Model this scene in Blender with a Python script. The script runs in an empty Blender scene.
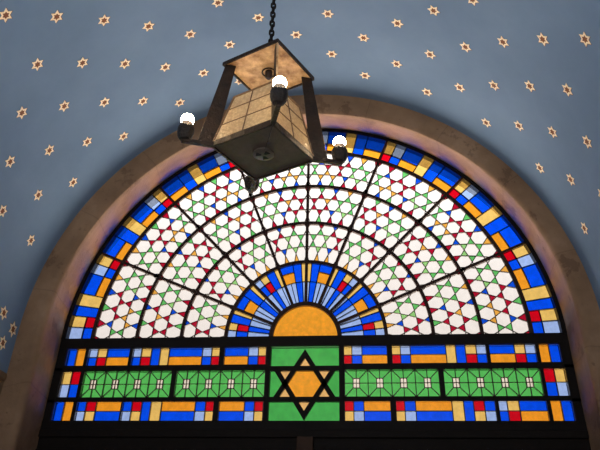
import bpy, math, random
from mathutils import Vector, Matrix
random.seed(7)
PI = math.pi
S = 1.5            # metres per window radius
H = 2.93           # height of the springing line above the floor
sc = bpy.context.scene
C = sc.collection

# ---------------------------------------------------------------- helpers
def P3(x, z, y=0.0):
    """point of the place, given in window radii (x right, z up, y into the wall)"""
    return (x * S, y * S, z * S + H)

class MB:
    def __init__(self):
        self.v = []; self.f = []; self.m = []
    def add(self, verts, faces, mat=0):
        b = len(self.v)
        self.v += [tuple(p) for p in verts]
        for fc in faces:
            self.f.append(tuple(b + i for i in fc)); self.m.append(mat)
    def box8(self, p, mat=0):
        self.add(p, [(0, 3, 2, 1), (4, 5, 6, 7), (0, 1, 5, 4), (1, 2, 6, 5), (2, 3, 7, 6), (3, 0, 4, 7)], mat)
    def box(self, c, s, mat=0, M=None):
        x, y, z = (a / 2 for a in s)
        p = [(-x, -y, -z), (x, -y, -z), (x, y, -z), (-x, y, -z), (-x, -y, z), (x, -y, z), (x, y, z), (-x, y, z)]
        p = [Vector(a) + Vector(c) for a in p]
        if M: p = [M @ a for a in p]
        self.box8(p, mat)
    def strip(self, a, b, w, y0, y1, mat=0):
        """a flat bar in the window plane between plane points a and b"""
        d = Vector((b[0] - a[0], b[1] - a[1]))
        if d.length < 1e-6: return
        n = Vector((-d.y, d.x)).normalized() * (w / 2)
        q = [(a[0] - n.x, a[1] - n.y), (b[0] - n.x, b[1] - n.y), (b[0] + n.x, b[1] + n.y), (a[0] + n.x, a[1] + n.y)]
        self.box8([P3(x, z, y0) for x, z in q] + [P3(x, z, y1) for x, z in q], mat)
    def slab(self, poly, y0, y1, mat=0, sides=False):
        """polygon of plane points as a pane with a front and a back"""
        n = len(poly)
        a = sum(poly[i][0] * poly[(i + 1) % n][1] - poly[(i + 1) % n][0] * poly[i][1] for i in range(n))
        if a < 0: poly = poly[::-1]
        fr = [P3(x, z, y0) for x, z in poly]; bk = [P3(x, z, y1) for x, z in poly]
        fs = [tuple(range(n)), tuple(range(2 * n - 1, n - 1, -1))]
        if sides: fs += [(i, i + n, (i + 1) % n + n, (i + 1) % n) for i in range(n)]
        self.add(fr + bk, fs, mat)
    def loft(self, rings, closed=False, mat=0, caps=False):
        """rings: equal-length point lists joined in order"""
        b = len(self.v); n = len(rings[0])
        for r in rings: self.v += [tuple(p) for p in r]
        for i in range(len(rings) - 1):
            for j in range(n if closed else n - 1):
                k = (j + 1) % n
                self.f.append((b + i * n + j, b + i * n + k, b + (i + 1) * n + k, b + (i + 1) * n + j)); self.m.append(mat)
        if caps:
            self.f.append(tuple(b + j for j in reversed(range(n)))); self.m.append(mat)
            self.f.append(tuple(b + (len(rings) - 1) * n + j for j in range(n))); self.m.append(mat)
    def lathe(self, prof, n=20, c=(0, 0, 0), mat=0, M=None):
        rings = []
        for r, z in prof:
            ring = [Vector((c[0] + r * math.cos(2 * PI * k / n), c[1] + r * math.sin(2 * PI * k / n), c[2] + z)) for k in range(n)]
            if M: ring = [M @ p for p in ring]
            rings.append(ring)
        self.loft(rings, True, mat, caps=True)
    def tube(self, pts, r, n=8, mat=0, closed=False):
        pts = [Vector(p) for p in pts]; rings = []; L = len(pts)
        up = Vector((0.13, 0.31, 0.94)).normalized()
        for i, p in enumerate(pts):
            if closed: t = pts[(i + 1) % L] - pts[i - 1]
            else: t = pts[min(i + 1, L - 1)] - pts[max(i - 1, 0)]
            t.normalize(); u = t.cross(up)
            if u.length < .05: u = t.cross(Vector((1, 0, 0)))
            u.normalize(); w = t.cross(u)
            rings.append([p + u * r * math.cos(2 * PI * k / n) + w * r * math.sin(2 * PI * k / n) for k in range(n)])
        if closed: rings.append(rings[0])
        self.loft(rings, True, mat, caps=not closed)
    def build(self, name, mats, parent=None, smooth=False, bevel=0, origin=None):
        me = bpy.data.meshes.new(name)
        o = bpy.data.objects.new(name, me); C.objects.link(o)
        v = self.v
        if origin is not None: v = [tuple(Vector(p) - Vector(origin)) for p in v]
        me.from_pydata(v, [], self.f); me.update()
        if not isinstance(mats, (list, tuple)): mats = [mats]
        for m in mats: me.materials.append(m)
        me.polygons.foreach_set('material_index', self.m)
        if smooth:
            me.polygons.foreach_set('use_smooth', [True] * len(self.f))
            try: me.set_sharp_from_angle(angle=math.radians(38))
            except Exception: pass
        if parent is not None: o.parent = parent
        if origin is not None: o.location = origin
        if bevel:
            b = o.modifiers.new('bevel', 'BEVEL'); b.width = bevel; b.segments = 2; b.limit_method = 'ANGLE'
        return o

def empty(name, loc=(0, 0, 0)):
    o = bpy.data.objects.new(name, None); C.objects.link(o); o.location = loc; o.empty_display_size = .1; return o
def tag(o, label=None, cat=None, group=None, kind=None):
    if label: o['label'] = label
    if cat: o['category'] = cat
    if group: o['group'] = group
    if kind: o['kind'] = kind
    return o
def lin(c):
    return tuple(((a / 255) / 12.92 if a / 255 <= .04045 else ((a / 255 + .055) / 1.055) ** 2.4) for a in c)

# ---------------------------------------------------------------- materials
def newmat(name):
    m = bpy.data.materials.new(name); m.use_nodes = True
    nt = m.node_tree; nt.nodes.clear()
    return m, nt, nt.nodes, nt.links
def nodes_tex(N, L, scale, detail=4, rough=.55, coord='Object', vec=None):
    tc = N.new('ShaderNodeTexCoord'); n = N.new('ShaderNodeTexNoise')
    n.inputs['Scale'].default_value = scale; n.inputs['Detail'].default_value = detail; n.inputs['Roughness'].default_value = rough
    L.new(tc.outputs[coord], n.inputs['Vector']); return n
def ramp(N, L, src, stops):
    r = N.new('ShaderNodeValToRGB'); cr = r.color_ramp
    while len(cr.elements) < len(stops): cr.elements.new(.5)
    for e, (p, c) in zip(cr.elements, stops):
        e.position = p; e.color = (*c, 1)
    L.new(src, r.inputs['Fac']); return r
def mixc(N, L, a, b, fac, typ='MIX'):
    m = N.new('ShaderNodeMix'); m.data_type = 'RGBA'; m.blend_type = typ
    for inp, v in ((m.inputs[0], fac), (m.inputs[6], a), (m.inputs[7], b)):
        if hasattr(v, 'links'): L.new(v, inp)
        elif isinstance(v, (int, float)): inp.default_value = v
        else: inp.default_value = (*v, 1)
    return m.outputs[2]
def surface(name, c1, c2, scale=8, rough=.8, bump=.2, metal=0, fine=60, spec=.5, blotch=None):
    m, nt, N, L = newmat(name)
    out = N.new('ShaderNodeOutputMaterial'); b = N.new('ShaderNodeBsdfPrincipled')
    n = nodes_tex(N, L, scale, 6, .6)
    r = ramp(N, L, n.outputs['Fac'], [(.32, lin(c1)), (.68, lin(c2))])
    col = r.outputs['Color']
    if blotch:
        n3 = nodes_tex(N, L, blotch[1], 5, .6)
        rr = ramp(N, L, n3.outputs['Fac'], [(blotch[2], (0, 0, 0)), (blotch[2] + .05, (1, 1, 1))])
        col = mixc(N, L, col, lin(blotch[0]), rr.outputs['Color'])
    L.new(col, b.inputs['Base Color'])
    b.inputs['Roughness'].default_value = rough; b.inputs['Metallic'].default_value = metal
    b.inputs['Specular IOR Level'].default_value = spec
    n2 = nodes_tex(N, L, fine, 5, .6)
    bp = N.new('ShaderNodeBump'); bp.inputs['Strength'].default_value = bump; bp.inputs['Distance'].default_value = .01
    L.new(n2.outputs['Fac'], bp.inputs['Height']); L.new(bp.outputs['Normal'], b.inputs['Normal'])
    L.new(b.outputs['BSDF'], out.inputs['Surface'])
    return m

def glass(name, srgb, vary=.12, scale=14):
    """cathedral glass: clear coloured transmission, slightly streaky, with a little gloss"""
    m, nt, N, L = newmat(name)
    out = N.new('ShaderNodeOutputMaterial'); t = N.new('ShaderNodeBsdfTransparent')
    base = tuple(max(0.0, a) ** .5 for a in lin(srgb))      # two faces per pane
    n = nodes_tex(N, L, scale, 5, .65)
    lo = tuple(a * (1 - vary) for a in base)
    r = ramp(N, L, n.outputs['Fac'], [(.35, lo), (.65, base)])
    L.new(r.outputs['Color'], t.inputs['Color'])
    g = N.new('ShaderNodeBsdfGlossy'); g.inputs['Roughness'].default_value = .25
    g.inputs['Color'].default_value = (.8, .8, .8, 1)
    mx = N.new('ShaderNodeMixShader'); mx.inputs[0].default_value = .015
    L.new(t.outputs[0], mx.inputs[1]); L.new(g.outputs[0], mx.inputs[2]); L.new(mx.outputs[0], out.inputs['Surface'])
    return m

GC = {  # colours of the panes
    'w': (253, 247, 242), 'g': (104, 200, 106), 'l': (158, 220, 132), 'r': (182, 16, 48), 'B': (14, 80, 222), 'y': (245, 178, 76),
    'blue': (2, 82, 255), 'lb': (168, 196, 252), 'gold': (244, 202, 110), 'orange': (250, 162, 40), 'red': (214, 4, 28),
    'green': (72, 182, 84), 'sun': (248, 166, 44), 'pale': (250, 240, 222), 'tan': (238, 188, 118), 'dgreen': (92, 198, 96)}
GM = {k: glass('glass_' + k, v, .035 if k in 'w' else .10, 20 if k != 'sun' else 30) for k, v in GC.items()}
lead = surface('lead', (44, 32, 26), (60, 46, 38), 30, .6, .1)
iron = surface('dark_painted_iron', (12, 9, 8), (20, 14, 12), 14, .7, .1, spec=.15)
iron_bar = surface('brown_black_bar', (40, 26, 22), (54, 37, 31), 20, .7, .1, spec=.15)
wood = surface('dark_door_wood', (12, 8, 6), (20, 13, 9), 9, .7, .25, spec=.15)
bronze = surface('dark_bronze', (24, 16, 11), (52, 36, 22), 22, .55, .7, .5, 45)
brass_sheet = surface('hammered_brass_sheet', (138, 100, 62), (216, 180, 134), 22, .5, 1.0, .2, 30)
strip_m = surface('dull_brown_strip', (92, 68, 44), (120, 92, 62), 25, .6, .3, .2)
mull_m = surface('worn_brown_wood', (44, 29, 20), (62, 42, 30), 9, .7, .25, spec=.2)
socket_m = surface('blackened_socket', (16, 13, 12), (44, 33, 23), 40, .55, .9, .3, 90)
base_m = surface('dark_lantern_base', (78, 66, 57), (94, 80, 69), 25, .7, .2, .2)
disc_m = surface('grey_vent_disc', (70, 62, 55), (84, 74, 66), 40, .6, .15, .2)
ceramic = surface('warm_bulb_collar', (190, 160, 130), (210, 180, 150), 40, .4, .05)
hole_m = surface('black_opening', (6, 5, 5), (10, 8, 8), 20, .9, 0)
star_gold = surface('star_gold_leaf', (244, 214, 170), (255, 234, 198), 60, .5, .1)
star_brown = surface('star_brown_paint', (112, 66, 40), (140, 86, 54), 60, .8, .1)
floor_m = surface('stone_floor', (120, 105, 90), (150, 132, 112), 3, .6, .1)
plaster = surface('side_wall_stone', (104, 80, 56), (136, 106, 78), 2.2, .9, .3)

def stone_material():
    m, nt, N, L = newmat('arch_stone')
    out = N.new('ShaderNodeOutputMaterial'); b = N.new('ShaderNodeBsdfPrincipled')
    b.inputs['Roughness'].default_value = .85; b.inputs['Specular IOR Level'].default_value = .3
    n = nodes_tex(N, L, 3.2, 7, .62)
    r = ramp(N, L, n.outputs['Fac'], [(.3, lin((104, 80, 60))), (.55, lin((130, 103, 79))), (.75, lin((150, 122, 98)))])
    n2 = nodes_tex(N, L, 4.5, 8, .68)
    r2 = ramp(N, L, n2.outputs['Fac'], [(.585, (0, 0, 0)), (.62, (1, 1, 1))])
    m2 = N.new('ShaderNodeMath'); m2.operation = 'MULTIPLY'; m2.inputs[1].default_value = .5
    L.new(r2.outputs['Color'], m2.inputs[0])
    col = mixc(N, L, r.outputs['Color'], lin((80, 58, 42)), m2.outputs[0])
    # pits
    n4 = nodes_tex(N, L, 38, 3, .5)
    r4 = ramp(N, L, n4.outputs['Fac'], [(.70, (0, 0, 0)), (.73, (1, 1, 1))])
    m4 = N.new('ShaderNodeMath'); m4.operation = 'MULTIPLY'; m4.inputs[1].default_value = .5
    L.new(r4.outputs['Color'], m4.inputs[0])
    col = mixc(N, L, col, lin((70, 52, 38)), m4.outputs[0])
    # joints between the voussoirs
    tc = N.new('ShaderNodeTexCoord'); sp = N.new('ShaderNodeSeparateXYZ'); L.new(tc.outputs['Object'], sp.inputs[0])
    a = N.new('ShaderNodeMath'); a.operation = 'ARCTAN2'
    L.new(sp.outputs['Z'], a.inputs[0]); L.new(sp.outputs['X'], a.inputs[1])
    s1 = N.new('ShaderNodeMath'); s1.operation = 'MULTIPLY_ADD'; s1.inputs[1].default_value = 9 / PI; s1.inputs[2].default_value = 20.35; L.new(a.outputs[0], s1.inputs[0])
    fr = N.new('ShaderNodeMath'); fr.operation = 'FRACT'; L.new(s1.outputs[0], fr.inputs[0])
    lt = N.new('ShaderNodeMath'); lt.operation = 'LESS_THAN'; lt.inputs[1].default_value = .013; L.new(fr.outputs[0], lt.inputs[0])
    ml = N.new('ShaderNodeMath'); ml.operation = 'MULTIPLY'; ml.inputs[1].default_value = .22; L.new(lt.outputs[0], ml.inputs[0])
    col = mixc(N, L, col, lin((60, 44, 34)), ml.outputs[0])
    L.new(col, b.inputs['Base Color'])
    nb = nodes_tex(N, L, 26, 8, .65); bp = N.new('ShaderNodeBump'); bp.inputs['Strength'].default_value = .45; bp.inputs['Distance'].default_value = .012
    L.new(nb.outputs['Fac'], bp.inputs['Height']); L.new(bp.outputs['Normal'], b.inputs['Normal'])
    L.new(b.outputs[0], out.inputs['Surface']); return m
stone = stone_material()
ceil_m = surface('blue_painted_plaster', (100, 122, 147), (114, 136, 162), 1.6, .9, .12, 0, 22, .2)

def emit_mat(name, col, st):
    m, nt, N, L = newmat(name)
    out = N.new('ShaderNodeOutputMaterial'); e = N.new('ShaderNodeEmission')
    e.inputs['Color'].default_value = (*col, 1); e.inputs['Strength'].default_value = st
    L.new(e.outputs[0], out.inputs['Surface']); return m
BULB = 85.0
bulb_m = emit_mat('lit_bulb', (1.0, .74, .45), BULB)

def lantern_glass():
    m, nt, N, L = newmat('rippled_amber_glass')
    out = N.new('ShaderNodeOutputMaterial'); b = N.new('ShaderNodeBsdfPrincipled')
    v = N.new('ShaderNodeTexVoronoi'); v.inputs['Scale'].default_value = 75
    tc = N.new('ShaderNodeTexCoord'); L.new(tc.outputs['Object'], v.inputs['Vector'])
    r = ramp(N, L, v.outputs['Distance'], [(.1, lin((240, 222, 186))), (.7, lin((186, 160, 120)))])
    L.new(r.outputs['Color'], b.inputs['Base Color'])
    b.inputs['Roughness'].default_value = .35
    bp = N.new('ShaderNodeBump'); bp.inputs['Strength'].default_value = .7; bp.inputs['Distance'].default_value = .006
    L.new(v.outputs['Distance'], bp.inputs['Height']); L.new(bp.outputs['Normal'], b.inputs['Normal'])
    t = N.new('ShaderNodeBsdfTranslucent'); t.inputs['Color'].default_value = (.9, .75, .5, 1); L.new(bp.outputs['Normal'], t.inputs['Normal'])
    mx = N.new('ShaderNodeMixShader'); mx.inputs[0].default_value = .45
    L.new(b.outputs[0], mx.inputs[1]); L.new(t.outputs[0], mx.inputs[2]); L.new(mx.outputs[0], out.inputs['Surface'])
    return m
lglass = lantern_glass()

# ---------------------------------------------------------------- window measures (window radii)
ASP = 1.0116
R1, R2, R3, R4, R5, R6 = .140, .3273, .5141, .7038, .8955, 1.010
ANG = [0, 22.75, 45.46, 68.05, 90]
ZB, ZT, ZD = .004, -.038, -.3215       # bottom of the lunette, top and bottom of the band below it
GY0, GY1 = -.0016, .0016                # glass thickness
LW, LY = .0034, .005                    # thin lead
def pol(r, deg, sgn=1):
    a = math.radians(deg); return (sgn * r * math.cos(a), ASP * r * math.sin(a))
def clip(poly, f):
    out = []
    for i in range(len(poly)):
        a, b = poly[i], poly[(i + 1) % len(poly)]; fa, fb = f(a), f(b)
        if fa >= 0: out.append(a)
        if (fa > 0 and fb < 0) or (fa < 0 and fb > 0):
            t = fa / (fa - fb); out.append((a[0] + (b[0] - a[0]) * t, a[1] + (b[1] - a[1]) * t))
    return out

window = empty('window_1', P3(0, 0, 0))
tag(window, 'semicircular stained glass window of hexagons and stars over a band with a six-pointed star', 'window', kind='structure')
def wpart(mb, name, mats, parent=None, **k):
    o = mb.build(name, mats, None, **k)
    par = parent or window
    o.parent = par
    if par is window: o.matrix_parent_inverse = Matrix.Translation(-Vector(window.location))
    return o

# --- pale bays of hexagons
RINGS = {
 2: dict(fit=[(.371, 1.4, -1)], lo=R2, hi=R3, n=3, D=.058, ints=[.313, .429, .545], halfs=[.371, .487],
    tri={('i', .313, 't'): 'yy', ('i', .429, 'b'): 'lB', ('i', .429, 't'): 'gr', ('i', .545, 'b'): 'rB', ('h', .371, 't'): 'glr', ('h', .487, 'b'): 'glr'}),
 3: dict(fit=[(.669, 1.3, 1), (.5555, 1.3, -1)], lo=R3, hi=R4, n=4, D=.0567, ints=[.499, .612, .7255], halfs=[.5555, .669],
    tri={('i', .499, 't'): 'grr', ('i', .612, 'b'): 'rBl', ('h', .5555, 't'): 'rrlg', ('h', .669, 'b'): 'rygg', ('i', .612, 't'): 'rrg', ('i', .7255, 'b'): 'gBy'}),
 4: dict(fit=[(.851, 1.3, 1), (.741, 1.2, -1)], lo=R4, hi=R5, n=5, D=.055, ints=[.686, .796, .906], halfs=[.741, .851],
    tri={('i', .686, 't'): 'Bgrr', ('i', .796, 'b'): 'yyBl', ('h', .741, 't'): 'gyrlg', ('h', .851, 'b'): 'grrgg', ('i', .796, 't'): 'Brrg', ('i', .906, 'b'): 'rgBy', ('h', .851, 't'): 'ywwww'}),
}
def bay(ring, i, sgn):
    g = RINGS[ring]; n = g['n']; D = g['D']; lo, hi = g['lo'], g['hi']
    mirrored = (i == 0 and ring != 2)
    a0, a1 = (ANG[i], ANG[i + 1]) if mirrored else (ANG[i + 1], ANG[i])
    def rho(r):          # the first and last rows run out under the ring bars
        for (rr, e, q) in g['fit']:
            if (q > 0 and r > rr) or (q < 0 and r < rr): return min(hi, max(lo, rr + (r - rr) * e))
        return r
    mp = lambda p: pol(rho(p[1]), a0 + (a1 - a0) * p[0] / n, sgn)
    keys = ['w', 'g', 'l', 'r', 'B', 'y']; mats = [GM[k] for k in keys]
    glassmb = MB(); came = MB(); done = set()
    def put(poly, key):
        for f in (lambda p: p[0], lambda p: n - p[0], lambda p: p[1] - lo, lambda p: hi - p[1]):
            if len(poly) >= 3: poly = clip(poly, f)
        if len(poly) < 3: return
        q = [mp(p) for p in poly]
        ar = abs(sum(q[k][0] * q[(k + 1) % len(q)][1] - q[(k + 1) % len(q)][0] * q[k][1] for k in range(len(q))))
        if ar < 1e-7: return
        glassmb.slab(q, GY0, GY1, keys.index(key))
        for k in range(len(poly)):
            a, b = poly[k], poly[(k + 1) % len(poly)]
            if (abs(a[0] - b[0]) < 1e-6 and (abs(a[0]) < 1e-6 or abs(a[0] - n) < 1e-6)) or (abs(a[1] - b[1]) < 1e-6 and (abs(a[1] - lo) < 1e-6 or abs(a[1] - hi) < 1e-6)): continue
            key2 = tuple(sorted([(round(a[0], 3), round(a[1], 3)), (round(b[0], 3), round(b[1], 3))]))
            if key2 in done: continue
            done.add(key2); came.strip(mp(a), mp(b), .0027, -.004, .004)
    def site(k, r, kind, idx):
        put([(k - .5, r), (k - .25, r + D / 2), (k + .25, r + D / 2), (k + .5, r), (k + .25, r - D / 2), (k - .25, r - D / 2)], 'w')
        for t, sg in (('t', 1), ('b', -1)):
            s = g['tri'].get((kind, r, t)); col = 'w'
            if s and 0 <= idx < len(s): col = s[idx]
            elif kind == 'i' and (r + sg * D * .67 > hi - .03) and (k == 0 or k == n): col = 'r'
            put([(k - .25, r + sg * D / 2), (k + .25, r + sg * D / 2), (k, r + sg * D)], col)
    for r in g['ints']:
        for k in range(0, n + 1): site(k, r, 'i', k - 1)
    for r in g['halfs']:
        for k in range(n): site(k + .5, r, 'h', k)
    o = wpart(glassmb, 'star_pattern_panel', mats)
    c = wpart(came, 'lead_came', lead, o)
for ring in (2, 3, 4):
    for i in range(4):
        for sgn in (1, -1): bay(ring, i, sgn)

# --- cells given as (start angle, end angle, inner r, outer r, colour)
def cells(name, cl, sgn, label=None):
    keys = sorted({c[4] for c in cl}); gm = MB(); cm = MB()
    for a0, a1, r0, r1, k in cl:
        n = max(1, int(abs(a1 - a0) / 2.5 + .99))
        up = [pol(r1, a0 + (a1 - a0) * j / n, sgn) for j in range(n + 1)]
        dn = [pol(r0, a0 + (a1 - a0) * j / n, sgn) for j in range(n + 1)]
        gm.slab(up + dn[::-1], GY0, GY1, keys.index(k))
        for j in range(n):
            cm.strip(up[j], up[j + 1], LW, -LY, LY); cm.strip(dn[j], dn[j + 1], LW, -LY, LY)
        cm.strip(up[0], dn[0], LW, -LY, LY); cm.strip(up[-1], dn[-1], LW, -LY, LY)
    o = wpart(gm, name, [GM[k] for k in keys]); wpart(cm, 'lead_came', lead, o)
    if label: o['label'] = label
RM = .9425
for sgn in (1, -1):
    for i in range(4):
        A = ANG[i + 1]; B = ANG[i]
        if i:
            u = lambda t: A - (A - B) * t / 22.5
            cl = [(u(0), u(2.75), R5, RM, 'red'), (u(0), u(2.75), RM, R6, 'gold'), (u(2.75), u(5.6), R5, RM, 'blue'), (u(2.75), u(5.6), RM, R6, 'lb'),
                  (u(5.6), u(10.7), R5, RM, 'orange'), (u(5.6), u(10.7), RM, R6, 'blue'), (u(10.7), u(13.8), R5, R6, 'gold'),
                  (u(13.8), u(17.0), R5, R6, 'blue'), (u(17.0), u(22.5), R5, RM, 'orange'), (u(17.0), u(22.5), RM, R6, 'blue')]
        else:
            cl = [(A, 19.9, R5, RM, 'red'), (A, 19.9, RM, R6, 'gold'), (19.9, 17.2, R5, RM, 'blue'), (19.9, 17.2, RM, R6, 'lb'),
                  (17.2, 11.7, R5, RM, 'orange'), (17.2, 11.7, RM, R6, 'blue'), (11.7, 8.6, R5, R6, 'gold'), (8.6, 6.0, R5, R6, 'blue'),
                  (6.0, 3.2, R5, RM, 'red'), (6.0, 3.2, RM, R6, 'gold'), (3.2, 0, R5, RM, 'blue'), (3.2, 0, RM, R6, 'lb')]
        cells('border_panel', cl, sgn)
        u = lambda t: A - (A - B) * t / 22.5
        q, m_ = .237, .285
        if i in (3, 1):
            cl = [(u(0), u(4.2), q, R2, 'gold'), (u(4.2), u(11), q, R2, 'blue'), (u(11), u(22.5), m_, R2, 'blue'), (u(11), u(22.5), q, m_, 'orange'),
                  (u(0), u(3.8), R1, q, 'lb'), (u(3.8), u(11), R1, q, 'blue'), (u(11), u(16), R1, q, 'lb'), (u(16), u(22.5), R1, q, 'lb')]
        else:
            cl = [(u(0), u(4), q, R2, 'gold'), (u(4), u(10.6), q, R2, 'blue'), (u(10.6), u(16.4), m_, R2, 'gold'), (u(10.6), u(16.4), q, m_, 'red'),
                  (u(16.4), u(22.5), m_, R2, 'lb'), (u(16.4), u(22.5), q, m_, 'blue'),
                  (u(0), u(4), R1, q, 'lb'), (u(4), u(10.2), R1, q, 'lb'), (u(10.2), u(16), R1, q, 'blue'), (u(16), u(22.5), R1, q, 'lb')]
        cells('sunburst_panel', cl, sgn)
sm = MB(); sm.slab([pol(R1, 180 * k / 36) for k in range(37)], GY0, GY1)
wpart(sm, 'sun_pane', GM['sun'])['label'] = 'half-round orange sun pane'

# --- rectangular cells of the band: (x0,x1,top colour,bottom colour|None)
def band(name, z0, z1, cols, ends=None):
    keys = []; gm = MB(); cm = MB(); zm = (z0 + z1) / 2
    def rect(x0, x1, a, b, k):
        if k not in keys: keys.append(k)
        gm.slab([(x0, a), (x1, a), (x1, b), (x0, b)], GY0, GY1, keys.index(k))
    for x0, x1, top, bot in cols:
        if bot is None: rect(x0, x1, z1, z0, top)
        else:
            rect(x0, x1, z1, zm, top); rect(x0, x1, zm, z0, bot); cm.strip((x0, zm), (x1, zm), LW, -LY, LY)
        cm.strip((x0, z0), (x0, z1), LW, -LY, LY)
    cm.strip((cols[-1][1], z0), (cols[-1][1], z1), LW, -LY, LY)
    cm.strip((cols[0][0], z0), (cols[-1][1], z0), LW, -LY, LY); cm.strip((cols[0][0], z1), (cols[-1][1], z1), LW, -LY, LY)
    o = wpart(gm, name, [GM[k] for k in keys]); wpart(cm, 'lead_came', lead, o)
    return o
ZR = [(-.1078, -.0385), (-.2315, -.1305), (-.3195, -.2475)]
G, RD, LB, BL, OR_ = 'gold', 'red', 'lb', 'blue', 'orange'
z0, z1 = ZR[0]
for s in (1, -1):
    row = [[(.1556, .188, G, RD), (.188, .2277, LB, BL), (.2277, .3270, BL, OR_)],
           [(.3452, .379, G, RD), (.379, .4176, LB, BL), (.4176, .5557, BL, OR_), (.5557, .5935, G, None), (.5935, .6306, BL, None), (.6306, .6725, G, RD), (.6725, .7106, LB, BL)],
           [(.7215, .8178, BL, OR_), (.8178, .858, G, RD), (.858, .8985, LB, BL)], [(.9095, .9477, OR_, None), (.9477, .9885, BL, None)]]
    for p in row:
        if s < 0: p = [(-b, -a, t, o) for a, b, t, o in reversed(p)]
        band('border_panel', z0, z1, p)
z0, z1 = ZR[2]
for s in (1, -1):
    row = [[(.1564, .191, RD, G), (.191, .2295, BL, LB), (.2295, .3300, OR_, BL)],
           [(.3493, .3827, RD, G), (.3827, .4233, BL, LB), (.4233, .5579, OR_, BL), (.5579, .601, G, None), (.601, .6372, BL, None), (.6372, .677, RD, G), (.677, .7165, BL, LB)],
           [(.7275, .76, LB, BL), (.76, .8028, G, RD), (.8028, .9035, BL, OR_)] if s > 0 else [(.7197, .822, OR_, BL), (.822, .863, RD, G), (.863, .9025, BL, LB)],
           [(.9150, .9535, OR_, None), (.9535, .9940, BL, None)]]
    for p in row:
        if s < 0: p = [(-b, -a, t, o) for a, b, t, o in reversed(p)]
        band('border_panel', z0, z1, p)
z0, z1 = ZR[1]
band('corner_panel', z0, z1, [(.9112, .9512, RD, BL), (.9512, .9930, G, LB)])
band('corner_panel', z0, z1, [(-.9880, -.9490, G, LB), (-.9490, -.9112, RD, BL)])
def green_panel(x0, x1):
    gm = MB(); cm = MB(); zm = (z0 + z1) / 2; n = 4; w = (x1 - x0) / n
    for k in range(n):
        a = x0 + k * w; b = a + w; c = (a + b) / 2; hw = .0125; hh = .018
        L_ = [(a, z0), (b, z0), (b, z1), (a, z1)]; I_ = [(c - hw, zm - hh), (c + hw, zm - hh), (c + hw, zm + hh), (c - hw, zm + hh)]
        for j in range(4):
            q = (j + 1) % 4; gm.slab([L_[j], L_[q], I_[q], I_[j]], GY0, GY1, 0); cm.strip(L_[j], I_[j], LW, -LY, LY); cm.strip(I_[j], I_[q], LW, -LY, LY)
        for sx in (-1, 1):
            for sz in (-1, 1): gm.slab([(c, zm), (c + sx * hw, zm), (c + sx * hw, zm + sz * hh), (c, zm + sz * hh)], GY0, GY1, 1)
        cm.strip((c, zm - hh), (c, zm + hh), .0024, -LY, LY)
        cm.strip((c, z0), (c, zm - hh), LW, -LY, LY); cm.strip((c, zm + hh), (c, z1), LW, -LY, LY)
        cm.strip((a, z0), (a, z1), LW, -LY, LY)
    cm.strip((x0, zm), (x1, zm), LW, -LY, LY); cm.strip((x1, z0), (x1, z1), LW, -LY, LY)
    o = wpart(gm, 'green_panel', [GM['dgreen'], GM['pale']]); wpart(cm, 'lead_came', lead, o)
green_panel(.1575, .5200); green_panel(.5370, .9000); green_panel(-.5145, -.1545); green_panel(-.8985, -.5315)
# the centre panel with its six-pointed star
cx, czz = .0018, -.1825
X0, X1 = -.1360, .1370
gm = MB()
RZ, WS = .117, .115            # tips of the star
tipT = (cx, czz + RZ); tipB = (cx, czz - RZ)
tl, tr_ = (cx - WS, czz + RZ / 2), (cx + WS, czz + RZ / 2)
bl, br = (cx - WS, czz - RZ / 2), (cx + WS, czz - RZ / 2)
ix, iz = WS * 2 / 3, 0
HX = [(cx + ix, czz), (cx + ix / 2, czz + RZ / 2), (cx - ix / 2, czz + RZ / 2), (cx - ix, czz), (cx - ix / 2, czz - RZ / 2), (cx + ix / 2, czz - RZ / 2)]
gm.slab(HX, GY0, GY1, 1)
gm.slab([tipT, HX[1], HX[2]], GY0, GY1, 2); gm.slab([tipB, HX[4], HX[5]], GY0, GY1, 2)
gm.slab([tl, HX[2], HX[3]], GY0, GY1, 2); gm.slab([bl, HX[3], HX[4]], GY0, GY1, 2)
gm.slab([tr_, HX[0], HX[1]], GY0, GY1, 2); gm.slab([br, HX[5], HX[0]], GY0, GY1, 2)
zt_, zb_ = -.0385, -.3180
gm.slab([(X0, zt_), tipT if tipT[1] > zt_ else (cx, zt_), tipT, HX[2], tl, (X0, tl[1])], GY0, GY1, 0)
gm.slab([(X1, zt_), (cx, zt_), tipT, HX[1], tr_, (X1, tr_[1])], GY0, GY1, 0)
gm.slab([(X0, zb_), (cx, zb_), tipB, HX[4], bl, (X0, bl[1])], GY0, GY1, 0)
gm.slab([(X1, zb_), (cx, zb_), tipB, HX[5], br, (X1, br[1])], GY0, GY1, 0)
gm.slab([(X0, tl[1]), tl, HX[3], bl, (X0, bl[1])], GY0, GY1, 0)
gm.slab([(X1, tr_[1]), tr_, HX[0], br, (X1, br[1])], GY0, GY1, 0)
o = wpart(gm, 'star_panel', [GM['green'], GM['sun'], GM['tan']]); o['label'] = 'green glass panel with a six-pointed star'
sb = MB(); SW = .0190
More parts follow.
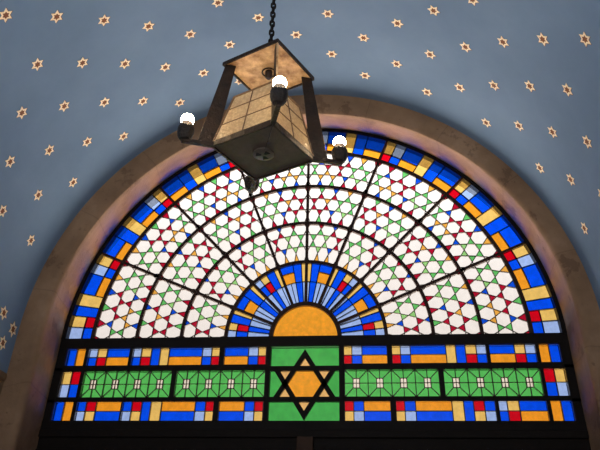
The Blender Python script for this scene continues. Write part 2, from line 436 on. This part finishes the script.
for tri in ((tipT, bl, br), (tipB, tl, tr_)):
    gx, gz = (sum(p[0] for p in tri) / 3, sum(p[1] for p in tri) / 3)
    a_, b_, c_ = [math.dist(tri[(k + 1) % 3], tri[(k + 2) % 3]) for k in range(3)]
    ic = tuple((a_ * tri[0][m] + b_ * tri[1][m] + c_ * tri[2][m]) / (a_ + b_ + c_) for m in (0, 1))
    rin = abs(tri[1][1] - ic[1])
    q = [(1 + SW / 2 / rin), (1 - SW / 2 / rin)]
    O_, I_ = [[(ic[0] + (p[0] - ic[0]) * e, ic[1] + (p[1] - ic[1]) * e) for p in tri] for e in q]
    for k in range(3):
        j = (k + 1) % 3; P_ = [O_[k], O_[j], I_[j], I_[k]]
        sb.box8([P3(x, z, -.007) for x, z in P_] + [P3(x, z, .007) for x, z in P_])
sb.strip((X0 - .005, tl[1]), (X1 + .005, tl[1]), .0195, -.0075, .0075)
sb.strip((X0 - .005, bl[1]), (X1 + .005, bl[1]), .0195, -.0075, .0075)
st_ = wpart(sb, 'star_tracery', iron, o)

# --- frame, rings and radial bars
def ringbar(r, w, y0, y1, name, mat=iron_bar, a0=0, a1=180, n=72):
    mb = MB(); rings = []
    for k in range(n + 1):
        a = a0 + (a1 - a0) * k / n
        p, q = pol(r - w / 2, a), pol(r + w / 2, a)
        rings.append([P3(*p, y0), P3(*q, y0), P3(*q, y1), P3(*p, y1)])
    mb.loft(rings, True, 0, True); return wpart(mb, name, mat)
for r, w in ((R1, .018), (R2, .0145), (R3, .0138), (R4, .0138), (R5, .0135)): ringbar(r, w, -.007, .007, 'ring_bar')
for sgn in (1, -1):
    for a in ((90,) if sgn == 1 else ()) + (22.75, 45.46, 68.05):
        mb = MB(); mb.strip(pol(R1, a, sgn), pol(R4 + .02, a, sgn), .0120, -.008, .008); mb.strip(pol(R4, a, sgn), pol(R5, a, sgn), .0115, -.008, .008); mb.strip(pol(R5, a, sgn), pol(R6 + .01, a, sgn), .011, -.008, .008)
        wpart(mb, 'radial_bar', iron_bar)
# arched outer frame in two steps, the transom beam and the sill beam
fr = MB()
def arch_ring(mb, r0, r1, y0, y1, zlow, n=72, mat=0):
    rings = []
    def sec(p, q): return [P3(*p, y0), P3(*q, y0), P3(*q, y1), P3(*p, y1)]
    rings.append(sec((r0, zlow), (r1, zlow)))
    for k in range(n + 1):
        a = 180 * k / n; rings.append(sec(pol(r0, a), pol(r1, a)))
    rings.append(sec((-r0, zlow), (-r1, zlow)))
    mb.loft(rings, True, mat, True)
arch_ring(fr, 1.008, 1.055, -.012, .02, 0.0)
arch_ring(fr, 1.013, 1.055, -.016, -.012, 0.0)
fr.box8([P3(-1.055, ZT, -.012), P3(1.055, ZT, -.012), P3(1.055, ZT, .02), P3(-1.055, ZT, .02), P3(-1.055, ZB, -.012), P3(1.055, ZB, -.012), P3(1.055, ZB, .02), P3(-1.055, ZB, .02)])
wpart(fr, 'window_frame', iron)
def bar(x0, x1, za, zb, y0=-.009, y1=.018, name='frame_bar', mat=iron):
    mb = MB(); mb.box8([P3(x0, za, y0), P3(x1, za, y0), P3(x1, za, y1), P3(x0, za, y1), P3(x0, zb, y0), P3(x1, zb, y0), P3(x1, zb, y1), P3(x0, zb, y1)])
    return wpart(mb, name, mat)
bar(-1.07, 1.07, -.352, ZR[2][0], -.014, .02)
for x0, x1 in ((-.1535, -.1355), (.1365, .1560)): bar(x0, x1, ZR[2][0], ZR[0][1])
bar(.1535, .1568, ZR[1][0], ZR[1][1])
for za, zb in ((ZR[1][1], ZR[0][0]), (ZR[2][1], ZR[1][0])):
    bar(.1535, 1.0, za, zb); bar(-1.0, -.1518, za, zb)
for za, zb, xs in ((ZR[0][0], ZR[0][1], [(.327, .3452), (.7106, .7215), (.8985, .9095)]), (ZR[2][0], ZR[2][1], [(.330, .3493), (.7165, .7275), (.9035, .915)])):
    for x0, x1 in xs: bar(x0, x1, za, zb)
for x0, x1 in [(-.3452, -.327), (-.7215, -.7106), (-.9095, -.8985)]: bar(x0, x1, ZR[0][0], ZR[0][1])
for x0, x1 in [(-.3493, -.330), (-.7197, -.7165), (-.915, -.9025)]: bar(x0, x1, ZR[2][0], ZR[2][1])
for x0, x1 in [(.52, .537), (.900, .9112), (-.5315, -.5145), (-.9112, -.8985)]: bar(x0, x1, ZR[1][0], ZR[1][1])
mb = MB()
for s in (1, -1):
    for (xa, za, zb) in ((.9885, ZR[0][0] - .02, ZT), (.9915, ZR[1][0] - .02, ZR[0][0] - .01), (.9945, ZR[2][0] - .01, ZR[1][0] - .01)):
        x0, x1 = sorted((s * xa, s * 1.07)); mb.box8([P3(x0, za, -.011), P3(x1, za, -.011), P3(x1, za, .02), P3(x0, za, .02), P3(x0, zb, -.011), P3(x1, zb, -.011), P3(x1, zb, .02), P3(x0, zb, .02)])
wpart(mb, 'side_frame', iron)

# ---------------------------------------------------------------- the door below
door = empty('door_1', (0, 0, 0)); tag(door, 'dark wooden double door below the stained glass window', 'door', kind='structure')
def dbox(name, x0, x1, za, zb, y0, y1, mat=wood):
    mb = MB(); mb.box8([P3(x0, za, y0), P3(x1, za, y0), P3(x1, za, y1), P3(x0, za, y1), P3(x0, zb, y0), P3(x1, zb, y0), P3(x1, zb, y1), P3(x0, zb, y1)])
    return mb.build(name, mat, door, bevel=.003)
ZF = -H / S
dbox('door_head', -1.07, 1.07, -.378, -.3525, -.018, .02)
dbox('door_mullion', -.020, .040, ZF, -.378, -.032, .02, mull_m)
for x0, x1 in ((-1.07, -.020), (.040, 1.07)):
    lf = dbox('door_leaf', x0, x1, ZF, -.378, -.005, .015)
    for k in range(3):
        w = (x1 - x0) / 3
        mb = MB(); a, b = x0 + k * w + .03, x0 + (k + 1) * w - .03
        for zz0, zz1 in ((-.98, -.42), (-1.9, -1.05)):
            mb.box8([P3(a, zz0, -.014), P3(b, zz0, -.014), P3(b, zz0, -.004), P3(a, zz0, -.004), P3(a, zz1, -.014), P3(b, zz1, -.014), P3(b, zz1, -.004), P3(a, zz1, -.004)])
        mb.build('door_panel', wood, lf, bevel=.004)

# ---------------------------------------------------------------- stone arch: reveal, rounded edge and face
YF = -.2487; ZC = -.0442; VA = 1.0154; RV = 1.0889; RF = .9848
arch = MB(); rings = []
#  (t along reveal 0..1 or face) -> radius, centre z, stretch, y
prof = [(1.026, 0.0, ASP, .0), (1.023, 0.0, ASP, -.030), (1.024, -.018, ASP, -.10), (1.012, -.034, ASP, -.19), (1.001, -.040, ASP, -.222),
        (1.004, ZC, ASP, -.236), (1.012, ZC, ASP, -.245), (1.024, ZC, 1.013, -.2487), (RV + .004, ZC, VA, -.2487)]
off = -.0125
prof = [(r + (off if 1 < i < 8 else 0), c, v, y) for i, (r, c, v, y) in enumerate(prof)]
def arcpt(r, c, v, a, y): return P3(r * math.cos(a), c + v * r * math.sin(a), y)
EDGE = [0, 0, .010, .014, .016, .016, .016, .014, 0]; SHX = [0, 0, .006, .008, .009, .009, .008, .006, 0]
for zl in (-H / S, -1.4, -.9, -.6, -.4, -.3, -.2, -.12):
    rings.append([P3(r + EDGE[q] + SHX[q], zl, y) for q, (r, c, v, y) in enumerate(prof)])
for k in range(97):
    a = PI * k / 96; rings.append([P3((r + EDGE[q]) * math.cos(a) + SHX[q], c + v * r * math.sin(a), y) for q, (r, c, v, y) in enumerate(prof)])
for zl in (-.12, -.2, -.3, -.4, -.6, -.9, -1.4, -H / S):
    rings.append([P3(-r - EDGE[q] + SHX[q], zl, y) for q, (r, c, v, y) in enumerate(prof)])
arch.loft(rings)
o = arch.build('trim_1', stone, None, smooth=True, origin=P3(0, 0, 0)); tag(o, 'weathered brown stone arch around the stained glass window', 'arch', kind='structure')

# outside part of the wall: exterior reveal seen through the top of the glass
ex = MB(); rings = []
prof2 = [(1.06, .021), (1.05, .021), (1.002, .11), (1.28, .42), (1.42, .42)]
for zl in (-H / S, -.6, -.1): rings.append([P3(r * (1 + .06 * (y > .1)), zl, y) for r, y in prof2])
for k in range(73):
    a = PI * k / 72; rings.append([P3(r * (1 + .06 * (y > .1)) * math.cos(a), ASP * r * math.sin(a), y) for r, y in prof2])
for zl in (-.1, -.6, -H / S): rings.append([P3(-r * (1 + .06 * (y > .1)), zl, y) for r, y in prof2])
ex.loft(rings)
# body of the wall round the opening, up to the outside
rr = []
for k in range(49):
    a = PI * k / 48; c_, s_ = math.cos(a), math.sin(a); q = 3.0 / max(abs(c_), abs(s_))
    rr.append([P3(1.35 * c_, 1.35 * s_, .42), P3(q * c_, q * s_, .42)])
ex.loft(rr)
for s in (1, -1): ex.add([P3(s * 1.35, 0, .42), P3(s * 3, 0, .42), P3(s * 3, ZF, .42), P3(s * 1.35, ZF, .42)], [(0, 1, 2, 3)])
rr = []
for k in range(97):   # closes the gap between vault and outer wall top
    a = PI * k / 96; c_, s_ = math.cos(a), math.sin(a)
    rr.append([arcpt(RV + .002, ZC, VA, a, YF + .001), arcpt(RV + .25, ZC, VA, a, YF + .001)])
ex.loft(rr)
for s in (1, -1): ex.add([P3(s * (RV + .002), ZC, YF + .001), P3(s * 1.34, ZC, YF + .001), P3(s * 1.34, ZF, YF + .001), P3(s * (RV + .002), ZF, YF + .001)], [(0, 1, 2, 3)])
outer_stone = surface('outside_stone', (120, 113, 104), (132, 125, 115), 3, .9, .3)
o = ex.build('wall_back', outer_stone); tag(o, kind='structure')

# ---------------------------------------------------------------- blue barrel vault
YE = -5.2     # the room runs back this far
va = MB(); rings = []
def vpt(a, y, r=RV): return arcpt(r, ZC, VA, a, y)
ZIMP = -.205
N_ = 96
ys = [YF, -.30, -.4, -.7, -1.1, -1.6, -2.2, -3, -4, YE]
for y in ys:
    ring = [P3(RV, ZIMP, y), P3(RV, -.13, y)] + [vpt(PI * k / N_, y) for k in range(N_ + 1)] + [P3(-RV, -.13, y), P3(-RV, ZIMP, y)]
    rings.append(ring)
va.loft(rings)
ceiling = va.build('ceiling', ceil_m, smooth=True); tag(ceiling, 'blue painted barrel vault scattered with gilded six-pointed stars', 'ceiling', kind='structure')
def star_mesh(scale=1.0, wx=1.0, name='gilded_star'):
    me = bpy.data.meshes.new(name); V = []; F = []; M = []
    def addpoly(R, r, h, m, rot=0, dx=0, dy=0):
        b = len(V)
        for k in range(12):
            a = math.radians(30 * k + rot); q = R if k % 2 == 0 else r
            V.append((q * math.cos(a) * wx + dx, q * math.sin(a) + dy, h))
        for k in range(12):
            a = math.radians(30 * k + rot); q = R if k % 2 == 0 else r
            V.append((q * math.cos(a) * wx + dx, q * math.sin(a) + dy, 0))
        F.append(tuple(range(b, b + 12))); M.append(m)
        for k in range(12): F.append((b + k, b + 12 + k, b + 12 + (k + 1) % 12, b + (k + 1) % 12)); M.append(m)
    s = scale * .0375
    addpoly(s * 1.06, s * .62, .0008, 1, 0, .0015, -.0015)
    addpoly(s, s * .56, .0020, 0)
    addpoly(s * .52, s * .32, .0028, 1)
    me.from_pydata(V, [], F); me.materials.append(star_gold); me.materials.append(star_brown)
    me.polygons.foreach_set('material_index', M); me.update(); return me
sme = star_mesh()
DTH, TH0, SY0, SDY = .12964, -1.29099, -.41189, -.11851
LASTJ = {}
count = 0
def put_star(a, y, me, spin=0, zlow=None, r=RV):
    """a: angle from straight up, positive to the right"""
    if zlow is None:
        p = Vector(P3(r * math.sin(a), ZC + VA * r * math.cos(a), y)); nrm = Vector((-math.sin(a), 0, -math.cos(a)))
        tan = Vector((math.cos(a), 0, -math.sin(a)))
    else:
        p = Vector(P3(math.copysign(RV, a), zlow, y)); nrm = Vector((-math.copysign(1, a), 0, 0)); tan = Vector((0, 0, -math.copysign(1, a)))
    b = nrm.cross(tan); p = p + nrm * .0008
    M = Matrix((tan, b, nrm)).transposed().to_4x4(); M.translation = p
    o = bpy.data.objects.new('gilded_star', me); C.objects.link(o); o.parent = ceiling
    o.matrix_world = M @ Matrix.Rotation(spin, 4, 'Z'); return o
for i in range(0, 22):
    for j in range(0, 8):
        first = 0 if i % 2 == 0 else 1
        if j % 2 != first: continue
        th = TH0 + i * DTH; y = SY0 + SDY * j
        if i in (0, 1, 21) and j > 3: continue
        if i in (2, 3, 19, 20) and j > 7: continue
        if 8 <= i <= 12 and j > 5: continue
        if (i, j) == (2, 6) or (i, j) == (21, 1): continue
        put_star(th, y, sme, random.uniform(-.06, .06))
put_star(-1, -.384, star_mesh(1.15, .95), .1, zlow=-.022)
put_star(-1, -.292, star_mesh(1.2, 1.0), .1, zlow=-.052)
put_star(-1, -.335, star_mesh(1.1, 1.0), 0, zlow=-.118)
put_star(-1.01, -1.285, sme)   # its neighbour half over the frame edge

# moulding below the painted part and the stone side walls
for s, nm in ((-1, 'wall_left'), (1, 'wall_right')):
    mb = MB(); x = s * (RV + .002)
    mb.box8([P3(min(x, s * 1.3), ZF, YE), P3(max(x, s * 1.3), ZF, YE), P3(max(x, s * 1.3), ZF, YF), P3(min(x, s * 1.3), ZF, YF), P3(min(x, s * 1.3), ZIMP, YE), P3(max(x, s * 1.3), ZIMP, YE), P3(max(x, s * 1.3), ZIMP, YF), P3(min(x, s * 1.3), ZIMP, YF)])
    tag(mb.build(nm, plaster), kind='structure')
    mb = MB(); x0, x1 = sorted((s * (RV - .006), s * 1.2))
    mb.box8([P3(x0, ZIMP - .03, YE), P3(x1, ZIMP - .03, YE), P3(x1, ZIMP - .03, YF), P3(x0, ZIMP - .03, YF), P3(x0, ZIMP, YE), P3(x1, ZIMP, YE), P3(x1, ZIMP, YF), P3(x0, ZIMP, YF)])
    tag(mb.build('trim_%d' % (2 if s < 0 else 3), plaster, bevel=.012), kind='structure')
mb = MB(); mb.box(((0, (YE + .42) / 2 * S, -.05)), (6.0, (.42 - YE) * S, .1)); tag(mb.build('floor', floor_m), kind='structure')
mb = MB(); mb.box((0, YE * S - .1, 2.5), (4.2, .2, 5.0)); tag(mb.build('wall_front', plaster), kind='structure')
# unseen shell added above the vault to keep daylight out
mb = MB(); rings = []
for y in (YF + .002, YE): rings.append([P3(RV + .12, ZIMP, y)] + [vpt(PI * k / 48, y, RV + .12) for k in range(49)] + [P3(-RV - .12, ZIMP, y)])
mb.loft(rings); tag(mb.build('light_block_shell', outer_stone), kind='structure')

# ---------------------------------------------------------------- the hanging lantern
LX, LYY, LZ, YAW = 0.0, -1.748, .179 + H, -1.248
lan = empty('hanging_lantern', (LX, LYY, LZ))
tag(lan, 'dark bronze lantern with four lit bulbs hanging on a chain before the window', 'lantern')
def cp(k, r, h): a = YAW + k * PI / 2; return Vector((r * math.cos(a), r * math.sin(a), h))
def lpart(mb, name, mat, parent=None, **kw): return mb.build(name, mat, parent or lan, **kw)
RB, HR, RR, HB, RBT = .2121, .438, .202, .262, .140
# base plate: a shallow tray with a raised rim
mb = MB()
o_, i_ = [cp(k, RB, 0) for k in range(4)], [cp(k, RB, .012) for k in range(4)]
mb.box8(o_ + i_); lpart(mb, 'base_plate', base_m, bevel=.002)
mb = MB()
for k in range(4):
    a0, a1, b0, b1 = cp(k, RB + .004, -.007), cp(k + 1, RB + .004, -.007), cp(k, RB - .010, -.007), cp(k + 1, RB - .010, -.007)
    U_ = Vector((0, 0, .026)); mb.box8([a0, a1, b1, b0, a0 + U_, a1 + U_, b1 + U_, b0 + U_])
lpart(mb, 'base_rim', bronze, bevel=.0015)
mb = MB(); mb.lathe([(.002, -.0105), (.040, -.0105), (.044, -.008), (.044, -.001), (.002, -.001)], 32)
vd = lpart(mb, 'vent_disc', disc_m, smooth=True)
mb = MB()
for k in range(3):
    a = math.radians(90 + 120 * k) + YAW + PI
    for rr_, wv in ((.022, .020), ):
        c = Vector((math.cos(a), math.sin(a), 0)); t = Vector((-c.y, c.x, 0)); z_ = Vector((0, 0, -.0112)); z2 = Vector((0, 0, -.009))
        q = [c * .008 - t * .004, c * .030 - t * .013, c * .031 + t * .013, c * .008 + t * .004]
        mb.box8([p + z_ for p in q] + [p + z2 for p in q])
lpart(mb, 'vent_slot', hole_m, vd)
# four sloping rippled glass sides
for k in range(4):
    A0, A1 = cp(k, RB - .006, .018), cp(k + 1, RB - .006, .018); B0, B1 = cp(k, RBT, HB), cp(k + 1, RBT, HB)
    nrm = (A1 - A0).cross(B0 - A0).normalized()
    if nrm.dot((A0 + A1)) < 0: nrm = -nrm
    t = nrm * .002
    mb = MB(); mb.box8([A0 - t, A1 - t, A1 + t, A0 + t, B0 - t, B1 - t, B1 + t, B0 + t]); gp = lpart(mb, 'glass_panel', lglass)
    mb = MB()
    def bar3(p, q, w=.0045): mb.tube([p + nrm * .002, q + nrm * .002], w, 6)
    bar3(A0, B0, .0055); bar3(A1, B1, .0055); bar3(B0, B1, .0055); bar3(A0, A1, .0055)
    for f in (.36, .70): bar3(A0.lerp(B0, f), A1.lerp(B1, f), .0032)
    bar3(A0.lerp(A1, .5), B0.lerp(B1, .5), .0032)
    lpart(mb, 'glazing_strip', strip_m, gp)
# radial posts, wider than deep, leaning in to the roof
for k in range(4):
    a = YAW + k * PI / 2; t = Vector((-math.sin(a), math.cos(a), 0)) * .0035
    q = [cp(k, .200, 0), cp(k, .272, 0), cp(k, .194, HR), cp(k, .148, HR)]
    q[1].z = .004
    mb = MB(); mb.box8([p - t for p in q] + [p + t for p in q]); lpart(mb, 'corner_post', bronze, bevel=.002)
# roof plate with a turned-down lip, ring and finial
mb = MB(); mb.box8([cp(k, RR, HR) for k in range(4)] + [cp(k, RR, HR + .006) for k in range(4)])
roof = lpart(mb, 'roof_plate', brass_sheet, bevel=.001)
mb = MB()
for k in range(4):
    a0, a1, b0, b1 = cp(k, RR + .006, HR - .008), cp(k + 1, RR + .006, HR - .008), cp(k, RR - .002, HR - .008), cp(k + 1, RR - .002, HR - .008)
    U_ = Vector((0, 0, .019)); mb.box8([a0, a1, b1, b0, a0 + U_, a1 + U_, b1 + U_, b0 + U_])
mb.box8([cp(k, RR, HR + .0065) for k in range(4)] + [cp(k, RR, HR + .0095) for k in range(4)])
lpart(mb, 'roof_lip', bronze, roof)
mb = MB(); mb.tube([(.030 * math.cos(2 * PI * k / 28), .030 * math.sin(2 * PI * k / 28), HR - .006) for k in range(28)], .0035, 6, closed=True)
lpart(mb, 'roof_ring', bronze, roof, smooth=True)
mb = MB(); mb.lathe([(.002, HR - .002), (.017, HR - .002), (.017, HR - .03), (.010, HR - .04), (.002, HR - .04)], 18); lpart(mb, 'inner_boss', bronze, roof, smooth=True)
mb = MB(); mb.lathe([(.03, HR + .0095), (.03, HR + .016), (.012, HR + .022), (.009, HR + .045), (.002, HR + .048)], 18); lpart(mb, 'finial', bronze, smooth=True)
# chain to the crown of the vault
crown = ZC * S + VA * RV * S + H
top = crown - LZ; zc_ = HR + .058; n = 0; pitch = .030
while zc_ < top - .01:
    mb = MB(); pts = []
    for k in range(18):
        a = 2 * PI * k / 18; u_ = .0095 * math.cos(a); w_ = .013 * math.sin(a) + (.0055 if math.sin(a) > 0 else -.0055)
        ang = (n % 2) * PI / 2 + .5
        pts.append((u_ * math.cos(ang), u_ * math.sin(ang), zc_ + w_))
    mb.tube(pts, .0052, 6, closed=True); lpart(mb, 'chain_link', iron, smooth=True)
    zc_ += pitch; n += 1
mb = MB(); mb.lathe([(.002, top - .03), (.02, top - .03), (.05, top - .008), (.05, top), (.002, top)], 20); lpart(mb, 'ceiling_rose', bronze, smooth=True)
# a thin wire looping over the roof and along the chain side
mb = MB()
w0 = cp(1, .10, HR + .012); w1 = cp(0, .06, HR + .012)
mb.tube([w0.lerp(w1, t) + Vector((0, 0, .075 * math.sin(PI * t))) for t in [k / 14 for k in range(15)]], .0016, 5); lpart(mb, 'loose_wire', bronze)
mb = MB(); mb.tube([cp(0, RB - .01, -.009), cp(0, .12, -.012), cp(0, .04, -.0125)], .0018, 5); lpart(mb, 'base_wire', bronze)
mb = MB(); mb.tube([cp(0, .201, HR - .012), cp(0, .224, HR * .7), cp(0, .243, .20)], .0042, 6); lpart(mb, 'post_edge_highlight', brass_sheet)  # pale rod added as the bulb-lit edge of the front post
# arms, cup sockets, bulbs
RS = .3223
for k in range(4):
    a = YAW + k * PI / 2; t = Vector((-math.sin(a), math.cos(a), 0)) * .010
    q0 = [cp(k, .196, -.006), cp(k, RS + .012, -.002), cp(k, RS + .012, .012), cp(k, .196, .014)]
    mb = MB(); mb.box8([p - t for p in q0] + [p + t for p in q0]); lpart(mb, 'arm', bronze, bevel=.002)
    c = cp(k, RS, .008)
    mb = MB(); mb.lathe([(.012, 0), (.022, .004), (.030, .018), (.034, .036), (.034, .056), (.031, .064), (.024, .067), (.004, .067)], 22, c)
    so = lpart(mb, 'socket', socket_m, smooth=True)
    mb = MB(); mb.lathe([(.016, .066), (.020, .070), (.0235, .080), (.0235, .084), (.004, .084)], 20, c); lpart(mb, 'bulb_collar', ceramic, so, smooth=True)
    mb = MB(); rb = .0275
    mb.lathe([(.0225, .083)] + [(rb * math.sin(math.radians(d)), .101 - rb * math.cos(math.radians(d))) for d in range(60, 180, 12)] + [(.001, .101 + rb)], 22, c)
    bo = lpart(mb, 'bulb', bulb_m, so, smooth=True); bo['label'] = 'glowing warm round bulb'

# ---------------------------------------------------------------- light
w = bpy.data.worlds.new('sky'); sc.world = w; w.use_nodes = True
N = w.node_tree.nodes; L = w.node_tree.links; N.clear()
out = N.new('ShaderNodeOutputWorld'); bg = N.new('ShaderNodeBackground'); tc = N.new('ShaderNodeTexCoord'); sp = N.new('ShaderNodeSeparateXYZ')
L.new(tc.outputs['Generated'], sp.inputs[0])
mr = N.new('ShaderNodeMath'); mr.operation = 'MULTIPLY_ADD'; mr.inputs[1].default_value = .5; mr.inputs[2].default_value = .5; L.new(sp.outputs['Z'], mr.inputs[0])
# glow added below the horizon to light soffit and vault, pale haze, overcast sky
r = ramp(N, L, mr.outputs[0], [(0.0, (1.0, .94, .84)), (.485, (1.0, .94, .84)), (.51, (.079, .072, .067)), (.66, (.085, .081, .078)), (.72, (.100, .098, .096)), (.80, (.17, .17, .17))])
L.new(r.outputs['Color'], bg.inputs['Color']); bg.inputs['Strength'].default_value = 11.0
L.new(bg.outputs[0], out.inputs['Surface'])
def area(name, loc, rot, size, energy, col, sy=None):
    l = bpy.data.lights.new(name, 'AREA'); l.energy = energy; l.color = col; l.size = size
    if sy: l.shape = 'RECTANGLE'; l.size_y = sy
    o = bpy.data.objects.new(name, l); C.objects.link(o); o.location = loc; o.rotation_euler = rot; return o
area('rear_fill_light', (0.3, YE * S + .15, 2.9), (math.radians(90), 0, 0), 2.4, 30, (.80, .88, 1.0), 2.0)  # added cool fill from the rear, no window there
area('floor_bounce_fill', (0, -2.0, .15), (math.radians(180), 0, 0), 2.2, 9, (.90, .92, 1.0), 3.2)  # added upward fill standing in for light bounced off the floor
area('vault_fill_light', (0, -5.0, 2.5), (math.radians(158), 0, 0), 2.4, 92, (1.0, .96, .92), 1.6)  # added fill behind the camera, tilted up to brighten the vault

# ---------------------------------------------------------------- camera
cx_, cy_, cz_, yaw, pitch_, roll, f = .28089, -2.63976, -.88318, -.11853, .61035, .02737, 661.847
cam = bpy.data.cameras.new('camera'); co = bpy.data.objects.new('camera', cam); C.objects.link(co)
Fv = Vector((math.sin(yaw) * math.cos(pitch_), math.cos(yaw) * math.cos(pitch_), math.sin(pitch_)))
Rv = Vector((math.cos(yaw), -math.sin(yaw), 0)); Uv = Rv.cross(Fv)
R2v = Rv * math.cos(roll) + Uv * math.sin(roll); U2v = Uv * math.cos(roll) - Rv * math.sin(roll)
M = Matrix((R2v, U2v, -Fv)).transposed().to_4x4(); M.translation = Vector(P3(cx_, cz_, cy_))
co.matrix_world = M
cam.sensor_fit = 'HORIZONTAL'; cam.sensor_width = 36; cam.lens = f / 600 * 36
cam.shift_x = -2.278 / 600; cam.shift_y = -84.313 / 600
cam.clip_start = .05
sc.camera = co
sc.view_settings.view_transform = 'Standard'; sc.view_settings.look = 'None'
sc.view_settings.exposure = 0; sc.view_settings.gamma = 1; sc.view_settings.use_curve_mapping = False
sc.cycles.transparent_max_bounces = 24
